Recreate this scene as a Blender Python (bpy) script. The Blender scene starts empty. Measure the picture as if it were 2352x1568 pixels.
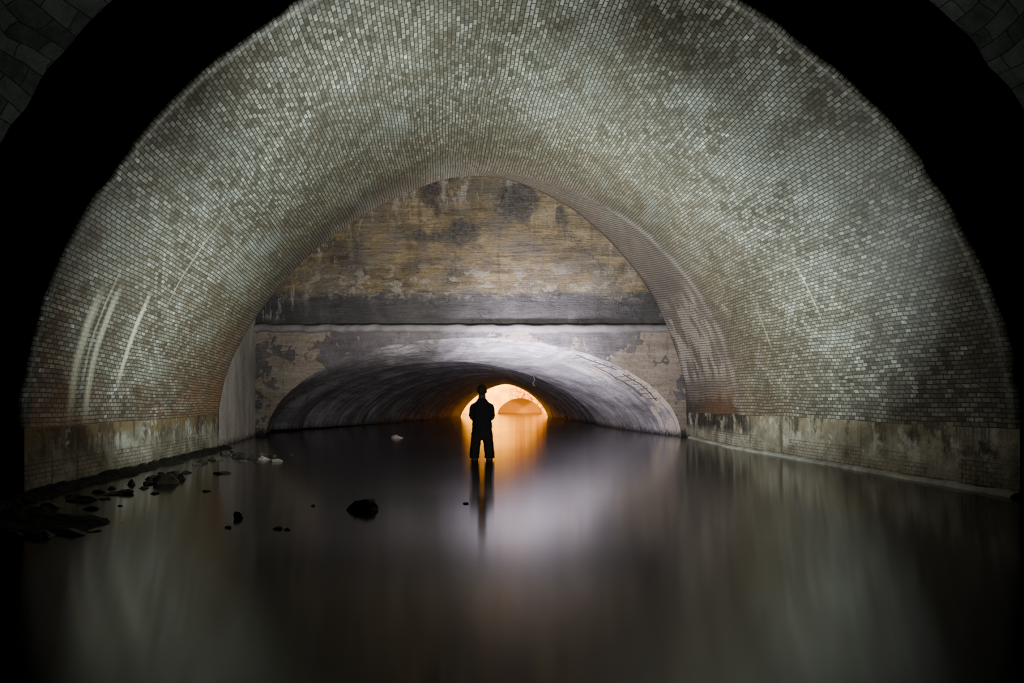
import bpy, bmesh, math, random
from mathutils import Vector, Matrix, noise
random.seed(7)
SC = bpy.context.scene
COL = SC.collection
F = 1307.0   # focal length expressed in image pixels, camera stands 1 m over the water

def S(u, v, d):
    """image pixel coordinates + assumed depth -> metres (x, y, z)"""
    return Vector(((u-1176)*d/F, d, 1+(925-v)*d/F))

# ------------------------------------------------------------------ materials
class G:
    def __init__(s, name, rough=0.85, spec=0.3):
        s.m = bpy.data.materials.new(name); s.m.use_nodes = True
        s.t = s.m.node_tree; s.t.nodes.clear()
        s.out = s.t.nodes.new('ShaderNodeOutputMaterial')
        s.b = s.t.nodes.new('ShaderNodeBsdfPrincipled')
        s.t.links.new(s.b.outputs[0], s.out.inputs[0])
        s.b.inputs['Roughness'].default_value = rough
        s.b.inputs['Specular IOR Level'].default_value = spec
        geo = s.t.nodes.new('ShaderNodeNewGeometry')
        s.P = geo.outputs['Position']
        sp = s.t.nodes.new('ShaderNodeSeparateXYZ'); s.L(s.P, sp.inputs[0])
        s.x, s.y, s.z = sp.outputs
    def L(s, a, i):
        if isinstance(a, bpy.types.NodeSocket): s.t.links.new(a, i)
        else:
            if isinstance(a, tuple) and len(a) == 3 and i.type == 'RGBA': a = a+(1,)
            i.default_value = a
    def uv(s):
        n = s.t.nodes.new('ShaderNodeUVMap'); n.uv_map = 'UVMap'; return n.outputs[0]
    def M(s, op, a, b=0.0, c=None, clamp=False):
        n = s.t.nodes.new('ShaderNodeMath'); n.operation = op; n.use_clamp = clamp
        s.L(a, n.inputs[0]); s.L(b, n.inputs[1])
        if c is not None: s.L(c, n.inputs[2])
        return n.outputs[0]
    def V(s, op, a, b):
        n = s.t.nodes.new('ShaderNodeVectorMath'); n.operation = op
        s.L(a, n.inputs[0]); s.L(b, n.inputs[1]); return n.outputs[0]
    def mix(s, f, a, b, blend='MIX'):
        n = s.t.nodes.new('ShaderNodeMix'); n.data_type = 'RGBA'; n.blend_type = blend
        s.L(f, n.inputs[0]); s.L(a, n.inputs[6]); s.L(b, n.inputs[7]); return n.outputs[2]
    def noise(s, vec, scale, detail=4, rough=0.55, dist=0.0):
        n = s.t.nodes.new('ShaderNodeTexNoise')
        s.L(vec, n.inputs['Vector']); n.inputs['Scale'].default_value = scale
        n.inputs['Detail'].default_value = detail; n.inputs['Roughness'].default_value = rough
        n.inputs['Distortion'].default_value = dist
        return n.outputs[0]
    def ncol(s, vec, scale):
        n = s.t.nodes.new('ShaderNodeTexNoise'); s.L(vec, n.inputs['Vector'])
        n.inputs['Scale'].default_value = scale; return n.outputs[1]
    def vor(s, vec, scale, feature='DISTANCE_TO_EDGE'):
        n = s.t.nodes.new('ShaderNodeTexVoronoi'); n.feature = feature
        s.L(vec, n.inputs['Vector']); n.inputs['Scale'].default_value = scale
        return n.outputs['Distance']
    def scale(s, vec, sx, sy, sz):
        return s.V('MULTIPLY', vec, (sx, sy, sz))
    def ss(s, v, a, b, c=0.0, d=1.0):
        n = s.t.nodes.new('ShaderNodeMapRange'); n.interpolation_type = 'SMOOTHSTEP'
        s.L(v, n.inputs[0]); n.inputs[1].default_value = a; n.inputs[2].default_value = b
        n.inputs[3].default_value = c; n.inputs[4].default_value = d
        return n.outputs[0]
    def ramp(s, f, stops):
        n = s.t.nodes.new('ShaderNodeValToRGB'); s.L(f, n.inputs[0])
        e = n.color_ramp.elements
        while len(e) < len(stops): e.new(0.5)
        for k, (p, c) in enumerate(stops):
            e[k].position = p; e[k].color = tuple(c)+(1,) if len(c) == 3 else c
        return n.outputs[0]
    def brick(s, vec, w, h, mortar=0.01, smooth=0.3):
        n = s.t.nodes.new('ShaderNodeTexBrick'); s.L(vec, n.inputs['Vector'])
        n.inputs['Color1'].default_value = (0, 0, 0, 1); n.inputs['Color2'].default_value = (1, 1, 1, 1)
        n.inputs['Mortar'].default_value = (0.5, 0.5, 0.5, 1)
        n.inputs['Scale'].default_value = 1; n.inputs['Mortar Size'].default_value = mortar
        n.inputs['Mortar Smooth'].default_value = smooth; n.inputs['Bias'].default_value = 0
        n.inputs['Brick Width'].default_value = w; n.inputs['Row Height'].default_value = h
        return n.outputs[0], n.outputs[1]
    def bump(s, h, strength=0.5, dist=0.02):
        n = s.t.nodes.new('ShaderNodeBump'); n.inputs['Strength'].default_value = strength
        n.inputs['Distance'].default_value = dist; s.L(h, n.inputs['Height'])
        s.t.links.new(n.outputs[0], s.b.inputs['Normal'])
    def col(s, c): s.L(c, s.b.inputs['Base Color']); return s
    def mul(s, *a):
        r = a[0]
        for k in a[1:]: r = s.M('MULTIPLY', r, k)
        return r
    def band(s, v, c, w, soft):
        d = s.M('ABSOLUTE', s.M('SUBTRACT', v, c))
        return s.ss(d, w+soft, max(w-soft, 0), 0, 1)

def brick_vault_mat():
    g = G('glazed_brick', 0.5, 0.4)
    uv = g.uv()
    wob = g.V('MULTIPLY', g.V('SUBTRACT', g.ncol(uv, 1.3), (0.5, 0.5, 0.5)), (0.06, 0.05, 0))
    wob2 = g.V('MULTIPLY', g.V('SUBTRACT', g.ncol(uv, 9.0), (0.5, 0.5, 0.5)), (0.014, 0.010, 0))
    vec = g.V('ADD', g.V('ADD', uv, wob), wob2)
    c, m = g.brick(vec, 0.112, 0.061, 0.0078, 0.35)
    n1 = g.noise(g.P, 0.6, 6, 0.65, 0.4)
    n2 = g.noise(g.P, 2.4, 7, 0.7)
    n3 = g.noise(g.P, 30.0, 4, 0.6)
    f = g.M('ADD', g.M('MULTIPLY', c, 0.58), g.M('MULTIPLY', g.M('SUBTRACT', n2, 0.345), 1.1), clamp=True)
    f = g.M('ADD', f, g.M('MULTIPLY', g.M('SUBTRACT', n3, 0.5), 0.8), clamp=True)
    base = g.ramp(f, [(0.0, (0.038, 0.035, 0.025)), (0.3, (0.092, 0.088, 0.066)), (0.6, (0.158, 0.158, 0.127)),
                      (0.83, (0.24, 0.25, 0.217)), (1.0, (0.52, 0.57, 0.53))])
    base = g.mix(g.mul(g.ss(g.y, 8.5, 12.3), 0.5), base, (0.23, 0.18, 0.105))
    base = g.mix(0.55, base, g.ramp(c, [(0, (0.50, 0.50, 0.50)), (1, (1, 1, 1))]), 'MULTIPLY')
    base = g.mix(g.ss(n1, 0.44, 0.60, 0, 0.55), base, (0.055, 0.045, 0.029))
    wash = g.noise(g.V('ADD', g.scale(g.P, 1.0, 0.45, 1.0), (5.0, 1.0, 2.0)), 0.8, 6, 0.62)
    base = g.mix(g.ss(wash, 0.52, 0.68, 0, 0.4), base, (0.26, 0.29, 0.26))
    base = g.mix(g.ss(g.noise(g.P, 1.5, 7, 0.75), 0.52, 0.66, 0, 0.4), base, (0.068, 0.056, 0.037))
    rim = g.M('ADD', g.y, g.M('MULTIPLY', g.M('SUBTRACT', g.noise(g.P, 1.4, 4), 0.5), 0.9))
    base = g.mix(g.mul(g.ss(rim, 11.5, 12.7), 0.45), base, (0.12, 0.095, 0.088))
    base = g.mix(g.mul(g.ss(g.y, 12.50, 13.1), g.ss(g.x, 0.3, 2.2), 0.3), base, (0.18, 0.15, 0.14))
    crest_light = g.mul(g.band(g.y, 12.50, 0.12, 0.12), g.ss(g.x, 1.0, 2.5), g.ss(g.noise(g.P, 1.3, 5, .6), 0.38, 0.55), 0.6)  # pale edge highlight painted in patches along the fold
    base = g.mix(crest_light, base, (0.34, 0.30, 0.25))
    rp = g.mul(g.ss(g.y, 12.7, 13.0), g.ss(g.z, 1.4, 1.8), g.ss(g.z, 3.3, 3.9, 1, 0), g.ss(g.noise(g.scale(g.P, 1.1, 1.1, .45), 1.3, 7, .7), 0.47, 0.55), 0.8)
    base = g.mix(rp, base, (0.38, 0.34, 0.28))
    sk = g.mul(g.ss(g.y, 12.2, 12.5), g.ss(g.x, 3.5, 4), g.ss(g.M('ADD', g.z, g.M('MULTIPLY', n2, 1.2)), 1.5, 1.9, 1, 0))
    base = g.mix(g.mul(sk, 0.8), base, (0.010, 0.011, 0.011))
    base = g.mix(g.mul(m, 0.88), base, (0.020, 0.018, 0.014))
    left = g.ss(g.x, -3.5, -4.2)
    yy = g.M('ADD', g.y, g.M('MULTIPLY', g.M('SUBTRACT', g.noise(g.scale(g.P, 1, 1, .7), 1.5, 2), 0.5), 0.12))
    for (c0, w, z0, z1, o) in ((6.88, 0.065, 0.6, 2.5, .8), (7.22, 0.055, 0.6, 2.6, .8), (7.98, 0.045, 1.1, 2.65, .95),
                            (7.06, 0.02, 1.0, 2.8, .5), (8.6, 0.02, 2.2, 4.0, .35)):
        k = g.mul(left, g.band(yy, c0, w, w*0.8), g.ss(g.z, z0, z0+0.5), g.ss(g.z, z1, z1-0.5),
                  g.ss(g.noise(g.scale(g.P, 6, 30, 1), 1, 3), 0.3, 0.5, 0.5*o, 0.85*o))
        base = g.mix(k, base, (0.42, 0.41, 0.31))
    right = g.ss(g.x, 3.5, 4.0)
    for (c0, w, z0, z1) in ((8.9, 0.02, 2.3, 3.4), (10.6, 0.02, 1.9, 3.0)):
        k = g.mul(right, g.band(yy, c0, w, w*0.7), g.ss(g.z, z0, z0+0.3), g.ss(g.z, z1, z1-0.5), 0.35)
        base = g.mix(k, base, (0.40, 0.41, 0.32))
    g.col(base)
    h = g.M('ADD', g.M('SUBTRACT', 1.0, m), g.M('MULTIPLY', c, 0.9))
    h = g.M('ADD', h, g.M('MULTIPLY', n2, 1.4))
    g.bump(h, 0.8, 0.014)
    g.L(g.M('ADD', 0.28, g.M('MULTIPLY', n2, 0.4)), g.b.inputs['Roughness'])
    return g.m

def stone_mat():
    g = G('stone_blocks', 0.95, 0.1)
    c, m = g.brick(g.uv(), 0.29, 0.17, 0.006, 1.0)
    n2 = g.noise(g.P, 4, 8, 0.7)
    base = g.ramp(g.M('ADD', g.mul(c, 0.3), g.mul(n2, 0.8)), [(0.25, (0.02, 0.025, 0.024)), (0.9, (0.16, 0.18, 0.17))])
    base = g.mix(g.mul(m, 0.5), base, (0.02, 0.02, 0.02))
    g.col(base); g.bump(g.M('ADD', g.mul(g.M('SUBTRACT', 1, m), .6), g.mul(n2, 3.5)), 1.0, 0.05)
    return g.m

def footing_mat():
    g = G('rendered_footing', 0.8)
    n = g.noise(g.P, 1.6, 8, 0.7); nf = g.noise(g.P, 14, 5, 0.6)
    base = g.ramp(n, [(0.32, (0.075, 0.064, 0.042)), (0.5, (0.19, 0.172, 0.125)), (0.66, (0.32, 0.30, 0.235))])
    zz = g.M('ADD', g.z, g.M('MULTIPLY', g.M('SUBTRACT', g.noise(g.scale(g.P, 1, 1, 0.3), 2.6, 6, 0.65), 0.5), 0.9))
    ok = g.ss(g.x, -1, 0, 0.85, 0.3)
    base = g.mix(g.mul(g.ss(zz, 0.48, 0.62), ok), base, (0.14, 0.093, 0.037))
    dk = g.mul(g.ss(g.noise(g.scale(g.P, 1, 1, 0.5), 1.9, 8, 0.75), 0.50, 0.58), g.ss(g.z, 0.2, 0.5), 0.78)
    base = g.mix(dk, base, (0.042, 0.031, 0.021))
    pl = g.mul(g.ss(g.noise(g.V('ADD', g.P, (2.0, 3.0, 0.0)), 2.0, 7, 0.7), 0.54, 0.61), g.ss(g.z, 0.15, 0.3), 0.6)
    base = g.mix(pl, base, (0.40, 0.39, 0.34))
    c, m = g.brick(g.uv(), 0.11, 0.055, 0.0065, 0.4)
    low = g.mul(g.ss(g.z, 0.33, 0.36, 1, 0), g.ss(g.noise(g.P, 1.1, 4), 0.42, 0.55))
    base = g.mix(g.mul(low, m, 0.5), base, (0.05, 0.045, 0.03))
    st = g.ss(g.noise(g.scale(g.P, 1, 1, 0.06), 5, 4, 0.65), 0.56, 0.68)
    base = g.mix(g.mul(st, 0.65), base, (0.035, 0.028, 0.02))
    hole = g.mul(g.ss(g.x, 3, 4), g.ss(g.y, 11.6, 12.2), g.ss(g.noise(g.P, 2.2, 6, .7), 0.40, 0.5), g.ss(g.z, 0.2, 0.45), 0.92)
    base = g.mix(hole, base, (0.012, 0.01, 0.008))
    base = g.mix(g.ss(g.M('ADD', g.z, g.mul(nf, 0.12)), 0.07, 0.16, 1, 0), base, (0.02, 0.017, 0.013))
    g.col(base); g.bump(g.M('ADD', nf, g.M('ADD', g.mul(n, 3.0), g.mul(g.M('SUBTRACT', 1, m), low, 0.5))), 0.9, 0.035)
    return g.m

def headwall_mat():
    g = G('stained_concrete', 0.85)
    P = g.P
    board = g.noise(g.scale(P, 0.38, 0.5, 3.2), 1.3, 9, 0.76)
    n = g.noise(P, 0.9, 8, 0.70, 0.4); fine = g.noise(P, 9, 6, 0.7)
    ochre = g.ramp(g.M('ADD', g.mul(n, 0.58), g.mul(board, 0.42)),
                   [(0.39, (0.070, 0.054, 0.036)), (0.46, (0.140, 0.106, 0.062)), (0.54, (0.235, 0.172, 0.092)), (0.64, (0.33, 0.265, 0.170))])
    grey = g.ramp(g.M('ADD', g.mul(n, 0.6), g.mul(board, 0.4)), [(0.35, (0.030, 0.027, 0.027)), (0.55, (0.070, 0.064, 0.064)), (0.7, (0.15, 0.14, 0.14))])
    zz = g.M('ADD', g.z, g.mul(g.M('SUBTRACT', g.noise(g.scale(P, 1, 1, 1.6), 1.0, 9, 0.8), 0.5), 1.4))
    base = g.mix(g.ss(zz, 4.22, 4.38), grey, ochre)
    gw = g.ss(g.noise(g.V('ADD', g.scale(P, 0.8, 1, 1.3), (7.0, 0, 3.0)), 0.7, 9, 0.75), 0.49, 0.56, 0, 0.6)
    base = g.mix(g.mul(gw, g.ss(g.z, 4.0, 4.3)), base, g.mix(fine, (0.07, 0.06, 0.053), (0.20, 0.178, 0.15)))
    sm = g.mul(g.ss(g.noise(g.scale(P, 0.45, 1, 2.6), 1.0, 9, 0.78), 0.52, 0.58), g.band(g.z, 5.3, 1.0, 0.6), 0.7)
    base = g.mix(sm, base, (0.074, 0.060, 0.054))
    for zj in (4.9, 5.5, 6.25):
        zq = g.M('ADD', g.z, g.mul(g.M('SUBTRACT', n, .5), .16))
        base = g.mix(g.mul(g.band(zq, zj, 0.014, 0.014), g.ss(fine, 0.40, 0.55), g.ss(n, 0.44, 0.54), 0.6), base, (0.04, 0.028, 0.02))
    pk = g.mul(g.band(g.z, 4.6, 0.45, 0.3), g.ss(g.noise(g.scale(P, 1, 1, 1.8), 1.6, 9, .75), 0.53, 0.56), 0.6)
    base = g.mix(pk, base, (0.32, 0.285, 0.24))
    dx = g.M('ADD', g.x, 1.0)
    rr = g.M('SQRT', g.M('ADD', g.M('MULTIPLY', g.mul(dx, 0.93), g.mul(dx, 0.93)), g.M('MULTIPLY', g.M('SUBTRACT', g.z, 1.2), g.M('SUBTRACT', g.z, 1.2))))
    run = g.mul(g.ss(rr, 5.2, 6.2), g.ss(g.noise(g.scale(P, 1, 1, 0.25), 3.0, 8, 0.78), 0.52, 0.59), g.ss(g.z, 3.4, 3.6))
    base = g.mix(g.mul(run, 0.6), base, (0.40, 0.37, 0.35))
    dn = g.M('ADD', g.mul(g.M('SUBTRACT', g.noise(P, 0.9, 9, 0.72), 0.5), 2.6), g.mul(g.M('SUBTRACT', g.noise(g.V('ADD', P, (3, 0, 3)), 3.0, 6, 0.7), 0.5), 1.4))
    for (cx, cz, r, sx) in ((-2.5, 7.25, 0.42, 1.5), (-2.25, 6.8, 0.22, 1.6), (0.25, 7.0, 0.52, 0.85), (-1.45, 6.05, 0.32, 0.7), (-2.3, 5.95, 0.2, 0.4), (1.5, 6.5, 0.22, 1.0)):
        dx = g.M('MULTIPLY', g.M('SUBTRACT', g.x, cx), sx); dz = g.M('SUBTRACT', g.z, cz)
        d = g.M('SQRT', g.M('ADD', g.M('MULTIPLY', dx, dx), g.M('MULTIPLY', dz, dz)))
        k = g.ss(g.M('ADD', d, g.mul(dn, 0.5)), r-0.06, r+0.16, 0.82, 0.0)
        base = g.mix(k, base, g.mix(g.ss(fine, .35, .65), (0.025, 0.022, 0.020), (0.11, 0.10, 0.092)))
    low = g.ss(g.z, 3.2, 3.25, 1, 0)
    mauve = g.ramp(g.M('ADD', g.mul(n, 0.6), g.mul(board, 0.4)), [(0.35, (0.07, 0.06, 0.062)), (0.55, (0.155, 0.137, 0.142)), (0.7, (0.26, 0.235, 0.24))])
    tanp = g.ss(g.M('ADD', g.noise(g.V('ADD', P, (3.1, 0, 1.7)), 0.6, 8, 0.68),
                    g.mul(g.ss(g.M('ABSOLUTE', g.M('ADD', g.x, 1.2)), 2.5, 5.0), 0.15)), 0.575, 0.585)
    lowc = g.mix(g.mul(tanp, 0.9), mauve, g.mix(g.ss(board, .35, .65), (0.22, 0.17, 0.13), (0.39, 0.315, 0.255)))
    base = g.mix(low, base, lowc)
    st = g.ss(g.noise(g.scale(P, 1, 1, 0.1), 3.5, 5, 0.65), 0.56, 0.72)
    base = g.mix(g.mul(st, 0.45), base, (0.05, 0.04, 0.035))
    base = g.mix(g.mul(g.ss(fine, 0.48, 0.68), 0.4), base, (0.055, 0.046, 0.041))
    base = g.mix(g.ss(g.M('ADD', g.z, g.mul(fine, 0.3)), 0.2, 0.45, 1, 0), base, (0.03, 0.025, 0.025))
    g.col(base); g.bump(g.M('ADD', g.mul(board, 2.0), g.M('ADD', fine, g.mul(tanp, -.8))), 0.9, 0.06)
    return g.m

def lining_mat(name='arch_lining', dark=1.0, boards=True):
    g = G(name, 0.75)
    uv = g.uv()
    b = g.noise(g.scale(uv, 0.22, 2.0, 1), 1.6, 5, 0.55)
    n = g.noise(g.P, 1.0, 7, 0.66); f = g.noise(g.P, 8, 5, 0.6)
    k = dark
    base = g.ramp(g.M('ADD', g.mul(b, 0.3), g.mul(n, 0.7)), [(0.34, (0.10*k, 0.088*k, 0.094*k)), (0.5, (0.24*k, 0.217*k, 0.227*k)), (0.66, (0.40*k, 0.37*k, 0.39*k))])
    if dark > 0.9:
        edge = g.ss(g.y, 17.9, 18.6, 1, 0)
        tp = g.mul(g.ss(g.noise(g.P, 0.8, 8, 0.7), 0.46, 0.49), g.ss(g.x, 1.2, 2.0), edge)
        base = g.mix(g.mul(tp, 0.85), base, (0.44, 0.36, 0.29))
        ud = g.noise(g.scale(uv, 7.0, 0.25, 1), 1.0, 4, 0.65)
        base = g.mix(g.ss(ud, 0.48, 0.60, 0, 0.6), base, (0.085, 0.072, 0.078))
        base = g.mix(g.ss(g.noise(g.V('ADD', g.P, (0, 4, 9)), 1.2, 8, .75), 0.52, 0.60, 0, 0.55), base, (0.09, 0.076, 0.08))
        base = g.mix(g.mul(g.ss(g.x, -3.0, -5.0), 0.7), base, (0.040, 0.034, 0.038))  # left side of the mouth darkened, its shade put into the colour
    else:
        ud = g.noise(g.scale(uv, 2.2, 0.15, 1), 1.0, 4, 0.65)
        base = g.mix(g.ss(ud, 0.46, 0.62, 0, 0.7), base, (0.03, 0.026, 0.03))
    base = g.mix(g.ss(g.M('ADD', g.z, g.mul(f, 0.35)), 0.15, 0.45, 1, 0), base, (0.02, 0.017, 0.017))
    g.col(base); g.bump(g.M('ADD', g.mul(b, 0.5), g.M('ADD', n, g.mul(f, 0.8))), 0.9, 0.06)
    return g.m

def side_conc_mat():
    g = G('pale_concrete', 0.85)
    n = g.noise(g.scale(g.P, 1, 1, 0.4), 1.6, 6, 0.6); f = g.noise(g.P, 10, 5)
    base = g.ramp(g.M('ADD', g.mul(n, .7), g.mul(f, .3)), [(0.3, (0.18, 0.16, 0.145)), (0.55, (0.36, 0.325, 0.295)), (0.75, (0.50, 0.46, 0.42))])
    base = g.mix(g.ss(g.M('ADD', g.z, g.mul(f, 0.3)), 0.1, 0.35, 1, 0), base, (0.03, 0.025, 0.02))
    g.col(base); g.bump(f, 0.4, 0.02); return g.m

def simple(name, c, rough=0.9, spec=0.2, nscale=8, var=0.5, bump=0.4, bd=0.01):
    g = G(name, rough, spec)
    n = g.noise(g.P, nscale, 6, 0.6)
    g.col(g.mix(n, tuple(v*(1-var) for v in c), tuple(min(1, v*(1+var)) for v in c)))
    if bump: g.bump(n, bump, bd)
    return g.m

def orange_wall_mat():
    g = G('ochre_masonry', 0.9, 0.0)
    cr = g.vor(g.V('ADD', g.P, g.V('MULTIPLY', g.ncol(g.P, 1.0), (1.2, 1.2, 1.2))), 1.8)
    n = g.noise(g.P, 1.5, 5)
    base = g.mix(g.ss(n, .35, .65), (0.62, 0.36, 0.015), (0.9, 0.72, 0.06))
    base = g.mix(g.mul(g.ss(cr, 0.04, 0.10, 1, 0), g.ss(g.x, -0.6, 0.6), g.ss(g.y, 50, 51)), base, (0.30, 0.08, 0.002))
    g.col(base); return g.m

def water_mat():
    g = G('still_water', 0.1, 0.5)
    n = g.noise(g.P, 0.6, 4)
    g.col(g.mix(n, (0.006, 0.0042, 0.004), (0.012, 0.009, 0.010)))
    g.b.inputs['IOR'].default_value = 1.6
    # long ripples lie across the channel, so the gloss stretches along it
    r = g.noise(g.scale(g.P, 1, 0.5, 1), 0.8, 3)
    g.L(g.M('ADD', 0.095, g.mul(r, 0.05)), g.b.inputs['Roughness'])
    g.b.inputs['Anisotropic'].default_value = 0.8
    t = g.t.nodes.new('ShaderNodeCombineXYZ'); t.inputs[1].default_value = 1.0
    g.t.links.new(t.outputs[0], g.b.inputs['Tangent'])
    return g.m

M_brick, M_stone, M_foot, M_head = brick_vault_mat(), stone_mat(), footing_mat(), headwall_mat()
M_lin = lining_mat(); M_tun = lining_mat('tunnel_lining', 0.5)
M_side, M_or, M_water = side_conc_mat(), orange_wall_mat(), water_mat()
M_shade = simple('shade_black', (0.004, 0.004, 0.004))  # near-black colour stands in for the unlit dark of the recess
M_rock = simple('wet_dark_rock', (0.022, 0.019, 0.015), 0.55, 0.35, 12, 0.7, 0.9, 0.02)
M_rock2 = simple('dry_grey_rock', (0.065, 0.055, 0.045), 0.8, 0.2, 12, 0.7, 0.9, 0.02)
M_pale = simple('pale_rock', (0.22, 0.19, 0.165), 0.8, 0.3, 9, 0.5, 0.6, 0.02)
M_mud = simple('mud_gravel', (0.013, 0.011, 0.009), 0.8, 0.2, 25, 0.7, 1.0, 0.03)
M_bed = simple('river_bed', (0.03, 0.025, 0.02))
M_beam = simple('beam_concrete', (0.15, 0.135, 0.135), 0.85, 0.3, 4, 0.6, 0.7, 0.03)
M_iron = simple('rusted_iron', (0.05, 0.03, 0.02), 0.7, 0.4, 20, 0.5, 0.5, 0.005)
M_bar = simple('concrete_stained_bar', (0.10, 0.08, 0.064), 0.8, 0.2, 6, 0.7, 0.5, 0.005)
M_curb = simple('limed_curb', (0.24, 0.235, 0.20), 0.8, 0.3, 5, 0.95, 0.8, 0.03)
M_dor = simple('brown_masonry', (0.68, 0.42, 0.02), 0.9, 0.0)

# ------------------------------------------------------------------ helpers
def finish(ob, label=None, category=None, kind=None, group=None):
    if label: ob['label'] = label
    if category: ob['category'] = category
    if kind: ob['kind'] = kind
    if group: ob['group'] = group
    return ob

def mesh_obj(name, verts, faces, mat, uvs=None, smooth=False):
    me = bpy.data.meshes.new(name)
    me.from_pydata([tuple(v) for v in verts], [], faces); me.update()
    if uvs is not None:
        l = me.uv_layers.new(name='UVMap')
        for lp in me.loops: l.data[lp.index].uv = uvs[lp.vertex_index]
    me.materials.append(mat)
    if smooth:
        for p in me.polygons: p.use_smooth = True
    ob = bpy.data.objects.new(name, me); COL.objects.link(ob)
    return ob

NT = 128
def ring(depth, xc, hl, hr, zs, H, nl, nr):
    out = []
    for i in range(NT+1):
        t = math.pi*i/NT
        c, s_ = math.cos(t), max(math.sin(t), 0)
        n = nr if c > 0 else nl
        h = hr if c > 0 else hl
        x = xc+math.copysign(abs(c)**(2/n), c)*h
        z = zs+H*(s_**(2/n))
        d = depth(t) if callable(depth) else depth
        out.append(Vector((x, d, z)))
    return out

def ring_from_pixels(depth, uc, hl, hr, vs, H, nl, nr):  # arch outline given in image pixels, unprojected at an assumed depth
    out = []
    for i in range(NT+1):
        t = math.pi*i/NT
        c, s_ = math.cos(t), max(math.sin(t), 0)
        n = nr if c > 0 else nl
        h = hr if c > 0 else hl
        u = uc+math.copysign(abs(c)**(2/n), c)*h
        v = vs-H*(s_**(2/n))
        out.append(S(u, v, depth(t)))
    return out

def lerp_rings(A, B, n, skip_first=False):
    r = []
    for k in range(1 if skip_first else 0, n+1):
        f = k/n
        r.append([a.lerp(b, f) for a, b in zip(A, B)])
    return r

def loft(name, rings, mat, smooth=True, u0=0.0):
    """open surface through rings, UV: u along the axis, v along the arc (metres)"""
    ref = rings[0]
    arc = [0.0]
    for a, b in zip(ref, ref[1:]): arc.append(arc[-1]+(b-a).length)
    n = len(ref); verts = []; uvs = []; us = [u0]*n
    for k, r in enumerate(rings):
        if k: us = [u+(r[i]-rings[k-1][i]).length for i, u in enumerate(us)]
        for i in range(n):
            verts.append(r[i]); uvs.append((us[i], arc[i]))
    faces = []
    for k in range(len(rings)-1):
        for i in range(n-1):
            a = k*n+i
            faces.append((a, a+1, a+n+1, a+n))
    return mesh_obj(name, verts, faces, mat, uvs, smooth)

def jitter(r, amp, sc=1.5, seed=0):
    return [p+Vector((noise.noise(p*sc+Vector((seed, 0, 0))), 0, noise.noise(p*sc+Vector((0, seed+9, 0)))))*amp for p in r]

# ------------------------------------------------------------------ brick vault
A = ring(6.0, 0.087, 5.27, 5.27, 0.72, 5.21, 1.8, 1.8)
B = ring(12.5, -0.77, 5.69, 5.69, 0.75, 5.35, 1.65, 1.9)
dC = lambda t: 12.7+4.1*max(0, math.cos(t))**0.8
C = ring_from_pixels(dC, 1095, 592, 482, 948, 545, 1.65, 1.8)
body = lerp_rings(A, B, 36)
lip = []
rl = random.Random(3)
st = 0; left_n = 0
for i, p in enumerate(A):       # slightly ragged first courses
    if left_n == 0:
        st = rl.choice((0, 0, 0, 1, 2)); left_n = rl.randint(1, 7)
    left_n -= 1
    q = p.copy(); q.y += 0.024*st
    lip.append(q)
outl = [Vector((0.087+(p.x-0.087)*1.014, p.y+0.015, 0.72+(p.z-0.72)*1.014)) for p in lip]
out2 = [Vector((0.087+(p.x-0.087)*1.09, 6.7, 0.72+(p.z-0.72)*1.09)) for p in outl]
rest = body[1:]+lerp_rings(B, C, 10, True)
rest = [jitter(r, 0.03*min(1, k/8), 1.0, 2) for k, r in enumerate(rest)]
rings_v = [out2, outl, lip]+rest
endr = [Vector((-.8+(p.x+.8)*1.03, p.y+0.04, 1+(p.z-1)*1.03)) for p in rings_v[-1]]
rings_v.append(endr)
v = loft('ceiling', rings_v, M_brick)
finish(v, 'broad arched vault of small glazed grey-green bricks', 'vault', 'structure')

def footing(name, pts, ztops, mat, label, zb=-0.5):
    verts = []; uvs = []; faces = []; u = 0
    NZ = 8
    for k, (p, zt) in enumerate(zip(pts, ztops)):
        if k: u += (Vector(p)-Vector(pts[k-1])).length
        for j in range(NZ+1):
            z = zb+(zt-zb)*j/NZ
            verts.append((p[0], p[1], z)); uvs.append((u, z))
    for k in range(len(pts)-1):
        for j in range(NZ):
            a = k*(NZ+1)+j
            faces.append((a, a+1, a+NZ+2, a+NZ+1))
    ob = mesh_obj(name, verts, faces, mat, uvs)
    finish(ob, label, 'wall', 'structure'); return ob
rt = [r[0] for r in rings_v[2:-1]]; lf = [r[-1] for r in rings_v[2:-1]]
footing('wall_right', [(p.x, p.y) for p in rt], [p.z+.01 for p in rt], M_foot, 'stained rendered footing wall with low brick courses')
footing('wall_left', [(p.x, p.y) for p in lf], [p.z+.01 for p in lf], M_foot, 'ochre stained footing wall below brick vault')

xl = rings_v[-2][-1].x
pts = [(xl-0.02+(-7.66-xl)*k/6, 12.72+(17.05-12.72)*k/6) for k in range(7)]
footing('wall_left_chamber', pts, [8.6]*7, M_side, 'pale concrete side wall beside the headwall')
mesh_obj('ceiling_chamber', [(-9, 12.9, 8.6), (6.5, 12.9, 8.6), (6.5, 17.1, 8.6), (-9, 17.1, 8.6)], [(0, 1, 2, 3)], M_shade)
finish(bpy.data.objects['ceiling_chamber'], 'dark concrete chamber roof', 'ceiling', 'structure')

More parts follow.
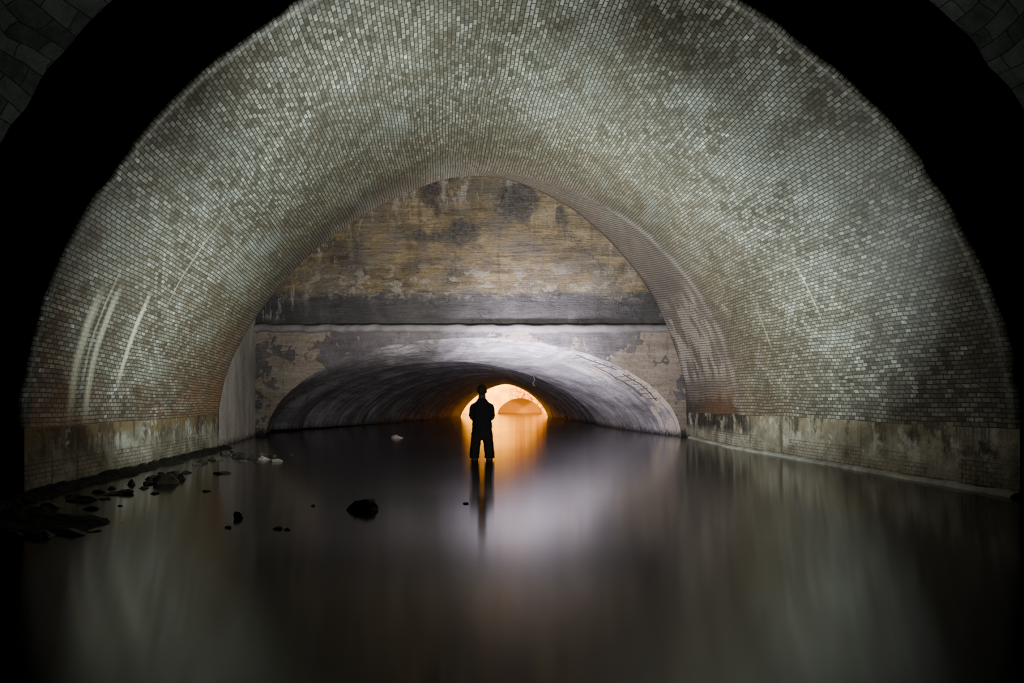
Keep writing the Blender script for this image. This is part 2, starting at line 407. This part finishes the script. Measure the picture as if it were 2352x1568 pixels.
# ------------------------------------------------------------------ headwall with low arch
D = ring(17.0, -1.15, 6.2, 6.2, -0.05, 3.0, 2.0, 2.0)
dE = lambda t: 19.3+6.5*max(0, math.cos(t))**1.5-0.9*max(0, -math.cos(t))
E = ring_from_pixels(dE, 1045, 425, 330, 990, 160, 1.9, 1.75)
Fr = ring(40.0, -0.42, 3.2, 2.95, -0.1, 2.42, 1.6, 1.6)
D = [p+Vector((0, 0, 0.045*noise.noise(Vector((p.x*1.7, 3, p.z)))+0.02*noise.noise(Vector((p.x*6, 1, p.z))))) if 0 < i < NT else p for i, p in enumerate(D)]
top = 8.6
NZ = 30
verts = []; uvs = []; faces = []
for i, p in enumerate(D):
    for j in range(NZ+1):
        f = j/NZ
        verts.append(Vector((p.x, 17.0, p.z+(top-p.z)*f))); uvs.append((p.x, verts[-1].z))
for i in range(NT):
    for j in range(NZ):
        a = i*(NZ+1)+j
        faces.append((a, a+1, a+NZ+2, a+NZ+1))
b0 = len(verts)
verts += [(D[0].x, 17, -0.5), (7.0, 17, -0.5), (7.0, 17, top), (D[0].x, 17, top),
          (D[-1].x, 17, -0.5), (-9, 17, -0.5), (-9, 17, top), (D[-1].x, 17, top)]
faces += [(b0, b0+1, b0+2, b0+3), (b0+4, b0+5, b0+6, b0+7)]
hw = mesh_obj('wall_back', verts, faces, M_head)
finish(hw, 'stained ochre and grey concrete headwall above a low arch', 'wall', 'structure')

mouth = []
for k in range(15):
    f = k/14
    g_ = 1-(1-f)**1.9   # bell-mouth profile
    fy = f**1.25
    mouth.append([Vector((a.x+(b.x-a.x)*(0.6*g_+0.4*f), a.y+(b.y-a.y)*fy, a.z+(b.z-a.z)*g_)) for a, b in zip(D, E)])
mouth = [jitter(r, 0.08*(1 if 0 < k < 14 else 0), 1.5, 6) for k, r in enumerate(mouth)]
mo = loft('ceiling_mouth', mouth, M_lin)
finish(mo, 'flared pale mauve concrete mouth of the low arch', 'vault', 'structure')
tr = []
steps = 40
for k in range(steps+1):
    f = k/steps
    r = [a.lerp(b, f) for a, b in zip(E, Fr)]
    sc = 1.022 if (k % 4) in (1, 2) else 1.0
    if k > 0: sc += 0.06*(1-f)
    cx = -1.0
    r = [Vector((cx+(p.x-cx)*sc, p.y+(0.02 if k == 0 else 0), p.z*sc)) for p in r]
    tr.append(r)
    if k == 0:
        tr.append([Vector((cx+(p.x-cx)*1.085, p.y+0.1, p.z*1.085)) for p in r])
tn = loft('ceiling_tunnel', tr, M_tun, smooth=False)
finish(tn, 'dark ribbed concrete tunnel over the water', 'vault', 'structure')

bmv = []
nb = 120
sec = [(17.0, 3.10), (16.84, 3.12), (16.78, 3.16), (16.78, 3.27), (16.83, 3.31), (17.0, 3.36)]
for k in range(nb+1):
    x = -7.7+(5.3+7.7)*k/nb
    j = noise.noise(Vector((x*2.1, 0, 0)))*0.05+noise.noise(Vector((x*6, 3, 0)))*0.025
    for (yy, zz) in sec: bmv.append((x, yy+(j if yy < 17 else 0), zz+j*0.9))
bf = []
for k in range(nb):
    for i in range(len(sec)-1):
        a = k*len(sec)+i; bf.append((a, a+1, a+len(sec)+1, a+len(sec)))
finish(mesh_obj('trim_1', bmv, bf, M_beam, None, True), 'narrow projecting concrete ledge across the headwall', 'ledge', 'structure')

# ------------------------------------------------------------------ sodium-lit chamber beyond
def portal(name, R, y, x0, x1, z1, mat, label):
    vs, fs = [], []
    n = len(R)
    for p in R: vs.append((p.x, y, p.z)); vs.append((p.x, y, z1))
    for i in range(n-1): fs.append((2*i, 2*i+1, 2*i+3, 2*i+2))
    b = len(vs)
    vs += [(R[0].x, y, -.5), (x1, y, -.5), (x1, y, z1), (R[0].x, y, z1), (R[-1].x, y, -.5), (x0, y, -.5), (x0, y, z1), (R[-1].x, y, z1)]
    fs += [(b, b+1, b+2, b+3), (b+4, b+5, b+6, b+7)]
    ob = mesh_obj(name, vs, fs, mat); finish(ob, label, 'wall', 'structure'); return ob
YF = 53.0
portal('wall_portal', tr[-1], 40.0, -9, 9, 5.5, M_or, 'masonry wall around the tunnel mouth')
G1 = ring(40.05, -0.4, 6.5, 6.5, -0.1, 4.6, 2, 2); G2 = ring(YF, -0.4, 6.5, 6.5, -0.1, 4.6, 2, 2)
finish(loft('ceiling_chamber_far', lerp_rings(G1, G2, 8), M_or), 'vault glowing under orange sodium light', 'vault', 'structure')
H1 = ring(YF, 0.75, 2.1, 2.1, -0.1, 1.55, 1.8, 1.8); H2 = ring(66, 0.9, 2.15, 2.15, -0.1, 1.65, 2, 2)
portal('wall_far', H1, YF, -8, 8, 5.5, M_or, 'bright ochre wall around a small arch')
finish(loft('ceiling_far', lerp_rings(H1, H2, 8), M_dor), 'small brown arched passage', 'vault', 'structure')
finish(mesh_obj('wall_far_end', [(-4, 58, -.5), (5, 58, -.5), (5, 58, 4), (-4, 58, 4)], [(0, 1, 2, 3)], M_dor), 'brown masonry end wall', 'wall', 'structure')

# ------------------------------------------------------------------ outer stone vault & recess painted black for its shade
O1 = ring(-3.0, 0.07, 5.25, 5.25, 0.71, 5.25, 2, 2); O2 = ring(5.0, 0.07, 5.25, 5.25, 0.71, 5.25, 2, 2)
O3 = [Vector((0.07+(p.x-.07)*1.12, 5.05, .71+(p.z-.71)*1.12)) for p in O2]
ov = loft('ceiling_outer', [jitter(r, 0.08, 2.5, 4) for r in lerp_rings(O1, O2, 40)]+[O3], M_stone)
finish(ov, 'outer vault of rough grey stone blocks', 'vault', 'structure')
R1 = [Vector((0.07+(p.x-.07)*1.4, 5.06, .71+(p.z-.71)*1.4)) for p in O2]
R2 = [Vector((p.x, 6.75, p.z)) for p in R1]
R3 = [Vector((p.x, 6.75, p.z)) for p in out2]
finish(loft('wall_recess', [O3, R1, R2, R3], M_shade, False), 'recess between two vaults, its shade painted black', 'wall', 'structure')
for nm, ptsx in (('wall_left_outer', [(-5.18, -3), (-5.18, 5.0), (-6.6, 5.02), (-6.6, 6.7), (-5.75, 6.72)]),
                 ('wall_right_outer', [(5.32, -3), (5.32, 5.0), (6.8, 5.02), (6.8, 6.7), (5.9, 6.72)])):
    footing(nm, ptsx, [0.74]*5, M_shade, 'dark stone footing of outer vault')

# ------------------------------------------------------------------ water and bed
finish(mesh_obj('water', [(-10, -4, 0), (10, -4, 0), (10, 66, 0), (-10, 66, 0)], [(0, 1, 2, 3)], M_water), 'still dark brown water reflecting the vault', 'water', 'stuff')
finish(mesh_obj('floor', [(-10, -4, -.45), (10, -4, -.45), (10, 66, -.45), (-10, 66, -.45)], [(0, 1, 2, 3)], M_bed), 'muddy bed under the water', 'floor', 'structure')

# ------------------------------------------------------------------ curb on the right
cv = []; cf = []
rt2 = [p for p in rt if p.y < 16.7]
csec = [(-0.005, 0.055), (-0.06, 0.045), (-0.10, 0.02), (-0.12, -0.06)]
path = []
for a, b in zip(rt2, rt2[1:]):
    for k in range(6): path.append(a.lerp(b, k/6))
for k, p in enumerate(path):
    j = noise.noise(Vector((p.y*3, 1, 0)))*0.035+noise.noise(Vector((p.y*11, 1, 0)))*0.015
    for (dx, z) in csec: cv.append((p.x+dx+(j if dx < -.01 else 0), p.y, z+j*0.6))
for k in range(len(path)-1):
    for i in range(3):
        a = k*4+i; cf.append((a, a+1, a+5, a+4))
finish(mesh_obj('curb', cv, cf, M_curb, None, True), 'low crumbling lime-crusted curb at the waterline', 'curb')

# ------------------------------------------------------------------ gravel bank on the left
def bank():
    vs, fs, = [], []
    NX, NY = 40, 220
    for j in range(NY+1):
        y = 3.6+(12.6-3.6)*j/NY
        xw = -5.15 if y < 5.6 else -5.17-(y-6)*0.194
        width = 0.30+0.22*noise.noise(Vector((y*1.3, 2, 0)))
        if y < 5.7:
            f = min(1, (5.7-y)/1.0); f = f*f*(3-2*f)
            f2 = max(0, min(1, (y-3.9)/0.5)); width = 0.25+1.55*f*f2+0.25*f*noise.noise(Vector((y*4, 7, 0)))
        for i in range(NX+1):
            s_ = i/NX
            x = xw+0.01+s_*(width+0.2)
            n = noise.noise(Vector((x*3, y*3, 0)))*0.05+noise.noise(Vector((x*9, y*9, 4)))*0.04+abs(noise.noise(Vector((x*22, y*22, 2))))*0.03
            h = 0.055*(1-(s_*(width+.2)/width)**1.5)+n*(1.1-s_*.6)-0.01
            if y < 5.4: h += 0.06*(1-s_)
            vs.append((x, y, h if s_ < 1 else -0.2))
    for j in range(NY):
        for i in range(NX):
            a = j*(NX+1)+i; fs.append((a, a+1, a+NX+2, a+NX+1))
    return finish(mesh_obj('gravel_bank', vs, fs, M_mud, None, False), 'dark muddy gravel bank along the wall', 'gravel', 'stuff')
bank()

# ------------------------------------------------------------------ rocks
def rock(x, y, w, h, d=None, mat=None, label=None, z=0.0, seed=None, group=None):
    seed = random.random()*100 if seed is None else seed
    d = d or w*0.75
    bm = bmesh.new(); bmesh.ops.create_icosphere(bm, subdivisions=4, radius=1)
    rnd = random.Random(seed)
    planes = [(Vector((rnd.uniform(-1, 1), rnd.uniform(-1, 1), rnd.uniform(-.3, 1))).normalized(), rnd.uniform(.42, .8)) for _ in range(11)]
    for v_ in bm.verts:
        p = v_.co.copy()
        for n_, o in planes:
            dd = p.dot(n_)-o
            if dd > 0: p -= n_*dd*0.97
        p += p.normalized()*(noise.noise(p*2.2+Vector((seed, 0, 0)))*0.14+noise.noise(p*7+Vector((0, seed, 0)))*0.05)
        v_.co = p
    zs = [v_.co.z for v_ in bm.verts]; xs = [v_.co.x for v_ in bm.verts]
    mx = max(zs); wx = (max(xs)-min(xs))/2
    for v_ in bm.verts:
        v_.co = Vector((v_.co.x/wx*w/2, v_.co.y*d/2, v_.co.z/mx*h if v_.co.z > 0 else v_.co.z*max(h, .06)))
    bmesh.ops.rotate(bm, verts=bm.verts, cent=(0, 0, 0), matrix=Matrix.Rotation(rnd.uniform(-.3, .3), 3, 'Z'))
    me = bpy.data.meshes.new('rock'); bm.to_mesh(me); bm.free(); me.materials.append(mat or M_rock)
    ob = bpy.data.objects.new('rock', me); COL.objects.link(ob); ob.location = (x, y, z)
    return finish(ob, label or 'small dark wet rock breaking the water', 'rock', None, group or 'rocks in the water')
def rock_at(u, v_, wpx, hpx, **k):
    d = F/(v_-925.0); m = d/F
    return rock((u-1176)*m, d, wpx*m, hpx*m, **k)
rock_at(827, 1170, 76, 26, label='large dark angular rock standing out of the water', seed=11)
rock_at(914, 1006, 34, 8, mat=M_pale, label='pale flat-topped rock in still water', seed=5)
for (u, v_, w, h) in ((548, 1190, 22, 16), (526, 1212, 20, 5), (636, 1214, 26, 6), (661, 1217, 20, 5), (720, 1162, 12, 4), (1070, 1157, 18, 4),
                      (356, 1133, 34, 5), (474, 1128, 22, 4), (512, 1087, 50, 5), (275, 1162, 14, 3), (667, 1046, 14, 5), (590, 1062, 16, 5)):
    rock_at(u, v_, w, h)
for (u, v_, w, h) in ((605, 1055, 34, 9), (634, 1060, 30, 7)):
    rock_at(u, v_, w, h, mat=M_pale, label='pale slab of stone on the gravel edge', group='rocks along the bank')
for kk, (u, v_, w, h) in enumerate(((385, 1110, 58, 24), (416, 1101, 34, 14), (350, 1100, 42, 9), (275, 1134, 74, 11), (303, 1113, 22, 13),
                      (545, 1049, 44, 11), (497, 1056, 44, 9), (577, 1053, 28, 8), (517, 1043, 30, 9), (462, 1063, 34, 8),
                      (212, 1168, 48, 7), (190, 1148, 70, 11), (120, 1166, 60, 12), (165, 1226, 90, 12), (90, 1234, 70, 16), (20, 1238, 70, 24),
                      (130, 1196, 56, 10), (60, 1192, 60, 13), (330, 1122, 28, 5), (240, 1146, 30, 5), (400, 1088, 32, 8),
                      (372, 1090, 22, 7), (450, 1066, 24, 6), (425, 1086, 28, 6), (340, 1112, 28, 8), (530, 1038, 20, 6), (600, 1044, 22, 6), (625, 1048, 22, 6),
                      (560, 1060, 24, 4), (260, 1122, 28, 7), (225, 1130, 32, 7), (165, 1140, 36, 8))):
    dry = u > 340 and kk % 2 == 0
    rock_at(u, v_, w, h, mat=M_rock2 if dry else M_rock, label='grey broken rock on the gravel bank' if dry else 'dark broken rock on the gravel bank', group='rocks along the bank')

# ------------------------------------------------------------------ exposed reinforcement
def tubes(name, paths, r, mat):
    cu = bpy.data.curves.new(name, 'CURVE'); cu.dimensions = '3D'; cu.bevel_depth = r; cu.bevel_resolution = 2
    for pth in paths:
        sp = cu.splines.new('POLY'); sp.points.add(len(pth)-1)
        for k, p in enumerate(pth): sp.points[k].co = (p[0], p[1], p[2], 1)
    tmp = bpy.data.objects.new(name+'_c', cu); COL.objects.link(tmp)
    dg = bpy.context.evaluated_depsgraph_get()
    me = bpy.data.meshes.new_from_object(tmp.evaluated_get(dg)); bpy.data.objects.remove(tmp)
    me.materials.clear(); me.materials.append(mat); me.name = name
    ob = bpy.data.objects.new(name, me); COL.objects.link(ob); return ob
def on_mouth(t, s_, off=0.02):
    i = t*NT; i0 = int(i); fi = i-i0; k = s_*14; k0 = int(k); fk = k-k0
    a = mouth[k0][i0].lerp(mouth[k0][i0+1], fi); b = mouth[min(k0+1, 14)][i0].lerp(mouth[min(k0+1, 14)][i0+1], fi)
    p = a.lerp(b, fk); c = Vector((-1.1, p.y, 0.3)); return p+(c-p).normalized()*off+Vector((0, -off, 0))
rb = random.Random(5)
ladder = []
ladder.append([on_mouth(0.13+0.10*k/10, 0.06+0.008*rb.random()) for k in range(11)])
ladder.append([on_mouth(0.245+0.075*k/8, 0.065+0.01*rb.random()) for k in range(9)])
ladder.append([on_mouth(0.15+0.12*k/12, 0.15+0.012*rb.random()) for k in range(13)])
for k in range(11):
    t = 0.132+0.0175*k+0.004*rb.random()
    if k == 6: continue
    ladder.append([on_mouth(t, 0.04+.02*rb.random()), on_mouth(t+0.002+0.004*rb.random(), 0.11+0.06*rb.random())])
finish(tubes('reinforcement_bars', ladder, 0.013, M_bar), 'exposed ladder-like reinforcing bars on the broken arch edge', 'rebar')
for t in (0.30, 0.80):
    p = on_mouth(t, 0.95, .05)
    b = tubes('iron_hook', [[p+Vector((0, 0, .15)), p, p+Vector((0.05, 0, -.12)), p+Vector((-.03, 0, -.28)), p+Vector((.05, 0, -.36))]], 0.025, M_iron)
    finish(b, 'short rusted iron hook hanging from the arch edge', 'hook', None, 'iron hooks on the arch')

# ------------------------------------------------------------------ person
def tube_bm(bm, pts, seg=20):
    rings_ = []
    n = len(pts)
    for k, (c, rx, ry) in enumerate(pts):
        a = pts[max(0, k-1)][0]; b = pts[min(n-1, k+1)][0]
        t = (b-a).normalized()
        ref = Vector((0, 1, 0)) if abs(t.y) < 0.8 else Vector((0, 0, 1))
        sx = t.cross(ref).normalized(); sy = sx.cross(t).normalized()
        rings_.append([bm.verts.new(c+sx*rx*math.cos(2*math.pi*i/seg)+sy*ry*math.sin(2*math.pi*i/seg)) for i in range(seg)])
    for r0, r1 in zip(rings_, rings_[1:]):
        for i in range(seg): bm.faces.new((r0[i], r0[(i+1) % seg], r1[(i+1) % seg], r1[i]))
    bm.faces.new(rings_[0][::-1]); bm.faces.new(rings_[-1])
def ball(bm, c, r):
    m = Matrix.Translation(c) @ Matrix.Diagonal((r[0], r[1], r[2], 1))
    bmesh.ops.create_uvsphere(bm, u_segments=20, v_segments=14, radius=1, matrix=m)
def remesh(bm, name, voxel, mat, smooth_it=4):
    bmesh.ops.recalc_face_normals(bm, faces=bm.faces)
    me = bpy.data.meshes.new(name); bm.to_mesh(me); bm.free()
    ob = bpy.data.objects.new(name, me); COL.objects.link(ob)
    m = ob.modifiers.new('r', 'REMESH'); m.mode = 'VOXEL'; m.voxel_size = voxel
    s_ = ob.modifiers.new('s', 'SMOOTH'); s_.iterations = smooth_it; s_.factor = 0.5
    dg = bpy.context.evaluated_depsgraph_get()
    me2 = bpy.data.meshes.new_from_object(ob.evaluated_get(dg))
    bpy.data.objects.remove(ob)
    me2.materials.clear(); me2.materials.append(mat)
    for p in me2.polygons: p.use_smooth = True
    ob = bpy.data.objects.new(name, me2); COL.objects.link(ob); return ob
Vv = lambda *a: Vector(a)
M_skin = simple('silhouette_skin', (0.016, 0.010, 0.008), 0.75, 0.15, 10, 0.15, 0)  # near-black albedo keeps the figure a silhouette, shade put into skin and clothes
M_shirt = simple('silhouette_cotton', (0.004, 0.004, 0.005), 0.95, 0.05, 30, 0.3, 0.3, 0.004)
M_short = simple('silhouette_canvas', (0.006, 0.005, 0.005), 0.95, 0.05, 30, 0.3, 0.3, 0.004)
M_hair = simple('dark_hair', (0.006, 0.004, 0.003), 0.8, 0.1, 60, 0.5, 0.8, 0.004)

bm = bmesh.new()
tube_bm(bm, [(Vv(0, 0, .86), .13, .10), (Vv(0, 0, .93), .155, .11), (Vv(0, 0, 1.02), .14, .10), (Vv(0, .0, 1.12), .135, .095),
             (Vv(0, 0, 1.26), .150, .11), (Vv(0, -.005, 1.38), .158, .11), (Vv(0, -.01, 1.44), .13, .085), (Vv(0, -.01, 1.485), .09, .072),
             (Vv(0, 0, 1.53), .064, .066), (Vv(0, .01, 1.60), .061, .064)], 28)
ball(bm, (0, .012, 1.672), (.076, .092, .103)); ball(bm, (0, .045, 1.62), (.060, .062, .062)); ball(bm, (0, .09, 1.588), (.026, .022, .02))
tube_bm(bm, [(Vv(0, .098, 1.69), .008, .008), (Vv(0, .112, 1.66), .012, .012), (Vv(0, .118, 1.645), .016, .012)], 10)
ball(bm, (0, .105, 1.612), (.024, .008, .006)); ball(bm, (0, .103, 1.602), (.021, .009, .007))
for s_ in (-1, 1):
    ball(bm, (s_*.078, 0, 1.655), (.011, .019, .032))
    ball(bm, (s_*.03, .092, 1.697), (.026, .012, .007))
    ball(bm, (s_*.03, .088, 1.675), (.013, .010, .008))
    tube_bm(bm, [(Vv(s_*.08, 0, .93), .085, .10), (Vv(s_*.095, 0, .82), .083, .09), (Vv(s_*.115, .005, .66), .068, .074), (Vv(s_*.128, .01, .52), .062, .064),
                 (Vv(s_*.130, .0, .46), .060, .062), (Vv(s_*.132, -.012, .36), .060, .064), (Vv(s_*.134, -.01, .22), .042, .045), (Vv(s_*.135, -.01, .10), .034, .038),
                 (Vv(s_*.135, -.01, .05), .036, .04)])
    tube_bm(bm, [(Vv(s_*.135, -.055, .032), .03, .028), (Vv(s_*.138, 0, .04), .036, .038), (Vv(s_*.145, .08, .03), .042, .026), (Vv(s_*.152, .15, .02), .042, .018), (Vv(s_*.155, .185, .016), .03, .012)])
    zo = 1.19+(0.03 if s_ > 0 else -0.01); fy = 0.19 if s_ > 0 else 0.155
    W = Vv(-s_*.045, fy, zo+.02)
    tube_bm(bm, [(Vv(s_*.12, -.005, 1.415), .046, .046), (Vv(s_*.155, -.005, 1.385), .049, .05), (Vv(s_*.167, 0, 1.33), .044, .047), (Vv(s_*.178, .015, 1.25), .041, .043),
                 (Vv(s_*.184, .045, 1.185), .037, .039), (Vv(s_*.17, .08, 1.17), .039, .039), (Vv(s_*.12, .125, zo), .037, .039), (Vv(s_*.03, fy-.01, zo+.012), .029, .03), (W, .024, .028)])
    tube_bm(bm, [(W, .018, .028), (W+Vv(-s_*.03, -.008, .005), .015, .038), (W+Vv(-s_*.065, -.02, .008), .013, .041)])
    K = W+Vv(-s_*.065, -.02, .008)
    for f_, L_ in enumerate((.062, .074, .079, .070)):
        b0 = K+Vv(s_*.006, 0, -.031+.0205*f_)
        tube_bm(bm, [(b0, .0085, .0085), (b0+Vv(-s_*L_*.42, -.012, 0), .0082, .0082), (b0+Vv(-s_*L_*.75, -.034, 0), .0075, .0075), (b0+Vv(-s_*L_*.85, -.034-L_*.3, 0), .0065, .0065)], 10)
    tb = W+Vv(-s_*.02, .0, .03)
    tube_bm(bm, [(tb, .012, .012), (tb+Vv(-s_*.02, .004, .028), .0105, .0105), (tb+Vv(-s_*.045, .0, .045), .009, .009), (tb+Vv(-s_*.062, -.006, .052), .007, .007)], 10)
person = remesh(bm, 'person', 0.006, M_skin, 3)

def wrinkle(ob, amp, sc):
    for v_ in ob.data.vertices:
        p = v_.co
        a = noise.noise(Vector((p.x*sc, p.y*sc, p.z*sc*1.8)))*amp
        c = Vector((p.x, p.y, 0)).normalized()
        v_.co = p+c*a
bm = bmesh.new()
tube_bm(bm, [(Vv(0, 0, .87), .186, .128), (Vv(0, 0, .95), .180, .124), (Vv(0, 0, 1.06), .172, .118), (Vv(0, 0, 1.14), .170, .114), (Vv(0, 0, 1.26), .172, .12),
             (Vv(0, -.005, 1.36), .170, .12), (Vv(0, -.01, 1.42), .150, .10), (Vv(0, -.01, 1.46), .122, .085), (Vv(0, -.01, 1.495), .09, .078), (Vv(0, -.005, 1.52), .076, .076)], 32)
for s_ in (-1, 1):
    tube_bm(bm, [(Vv(s_*.10, -.005, 1.412), .05, .056), (Vv(s_*.153, -.005, 1.382), .058, .06), (Vv(s_*.169, 0, 1.33), .054, .058), (Vv(s_*.180, .014, 1.24), .052, .056), (Vv(s_*.184, .02, 1.205), .05, .053)])
shirt = remesh(bm, 'shirt', 0.008, M_shirt, 4)
wrinkle(shirt, 0.010, 14)
bm = bmesh.new()
tube_bm(bm, [(Vv(0, 0, .98), .160, .115), (Vv(0, 0, .93), .174, .125), (Vv(0, 0, .86), .186, .128), (Vv(0, 0, .80), .176, .115)], 32)
for s_ in (-1, 1):
    tube_bm(bm, [(Vv(s_*.096, 0, .92), .092, .118), (Vv(s_*.106, 0, .80), .090, .112), (Vv(s_*.117, .005, .70), .088, .105), (Vv(s_*.126, .01, .62), .087, .1), (Vv(s_*.133, .01, .52), .088, .096), (Vv(s_*.134, .01, .475), .086, .09)], 28)
shorts = remesh(bm, 'shorts', 0.008, M_short, 3)
wrinkle(shorts, 0.008, 13)
bm = bmesh.new()
ball(bm, (0, -.002, 1.682), (.082, .094, .097)); ball(bm, (0, -.04, 1.64), (.068, .055, .05)); ball(bm, (0, .03, 1.73), (.068, .067, .045))
hair = remesh(bm, 'hair', 0.008, M_hair, 2)
bm = bmesh.new(); bm.from_mesh(hair.data)
bmesh.ops.bisect_plane(bm, geom=bm.verts[:]+bm.edges[:]+bm.faces[:], plane_co=(0, .06, 1.70), plane_no=(0, .75, -.66), clear_outer=True)
bm.to_mesh(hair.data); bm.free()
for o in (shirt, shorts, hair): o.parent = person
person.location = (-0.53, 10.05, -0.45)
finish(person, 'silhouette-dark person in shirt and shorts standing knee-deep with folded arms', 'person')

# ------------------------------------------------------------------ lights
def area(name, loc, target, power, size, color, spread=180):
    l = bpy.data.lights.new(name, 'AREA'); l.energy = power; l.size = size; l.color = color; l.shape = 'DISK'
    l.spread = math.radians(spread)
    o = bpy.data.objects.new(name, l); COL.objects.link(o); o.location = loc
    o.rotation_euler = (Vector(target)-Vector(loc)).to_track_quat('-Z', 'Y').to_euler(); return o
cool = (0.87, 1.0, 0.95)
area('light_vault', (-2.5, 8.0, 1.2), (-5.3, 9.9, 3.5), 160, 0.5, cool, 130)
area('light_vault', (2.6, 8.4, 1.4), (4.8, 10.2, 4.0), 155, 0.5, cool, 145)
area('light_vault', (-1.2, 7.0, 2.0), (-1.5, 8.2, 6.0), 115, 0.5, cool, 95)
area('light_vault', (0.6, 8.6, 2.0), (1.9, 10.4, 5.6), 145, 0.5, cool, 95)
area('light_vault', (0.0, 5.4, 0.8), (0, 9.0, 3.2), 240, 0.5, (0.98, 1.0, 0.92), 175)  # wide fill added to lift the whole vault, no lamp stands here
area('fill_rim', (-0.5, 11.0, 0.8), (4.6, 13.6, 2.6), 150, 0.3, (0.97, 0.98, 0.96), 120)  # small light added so the strip past the fold is lit
area('torch_headwall', (-0.53, 10.6, 0.75), (-0.8, 17.5, 4.6), 340, 0.12, (1.0, 0.97, 0.94), 100)
area('light_arch', (-0.3, 14.2, 0.3), (0.5, 18.0, 2.8), 420, 0.3, (0.86, 0.83, 1.0), 75)
area('light_arch', (-0.5, 14.8, 0.4), (2.2, 18.6, 1.4), 150, 0.3, (0.9, 0.86, 1.0), 110)  # second light added to reach the right side of the mouth
area('fill_tunnel', (-1.0, 18.6, 0.3), (-2.0, 26, 1.8), 30, 0.3, (0.92, 0.86, 1.0), 120)  # fill added to brighten the tunnel slightly
area('fill_outer_vault', (0, 1.0, 0.6), (0, 2.5, 6), 4, 0.5, (0.8, 0.95, 1.0), 170)  # weak fill added to show the near stone vault
SOD = (1.0, 0.46, 0.004)
area('sodium_lamp', (-5.0, 41.0, 2.0), (-0.8, YF, 1.8), 4600, 0.8, SOD)
area('sodium_lamp', (4.4, 41.0, 2.0), (-0.8, YF, 1.8), 2800, 0.8, SOD)
area('sodium_lamp', (-2.6, 49.5, 4.1), (-1.2, YF, 2.0), 1500, 0.5, (1.0, 0.60, 0.02))
area('sodium_lamp', (1.0, 53.3, 0.3), (0.8, 58, 1.0), 90, 0.4, SOD)

w = bpy.data.worlds.new('World'); SC.world = w; w.use_nodes = True
w.node_tree.nodes['Background'].inputs[0].default_value = (0.01, 0.012, 0.014, 1)
w.node_tree.nodes['Background'].inputs[1].default_value = 0.1

cam = bpy.data.cameras.new('Camera'); cam.sensor_width = 36; cam.lens = 20.005; cam.shift_y = (925-784)/2352
co = bpy.data.objects.new('Camera', cam); COL.objects.link(co); co.location = (0, 0, 1); co.rotation_euler = (math.pi/2, 0, 0)
cam.clip_start = 0.05; cam.clip_end = 300
SC.camera = co
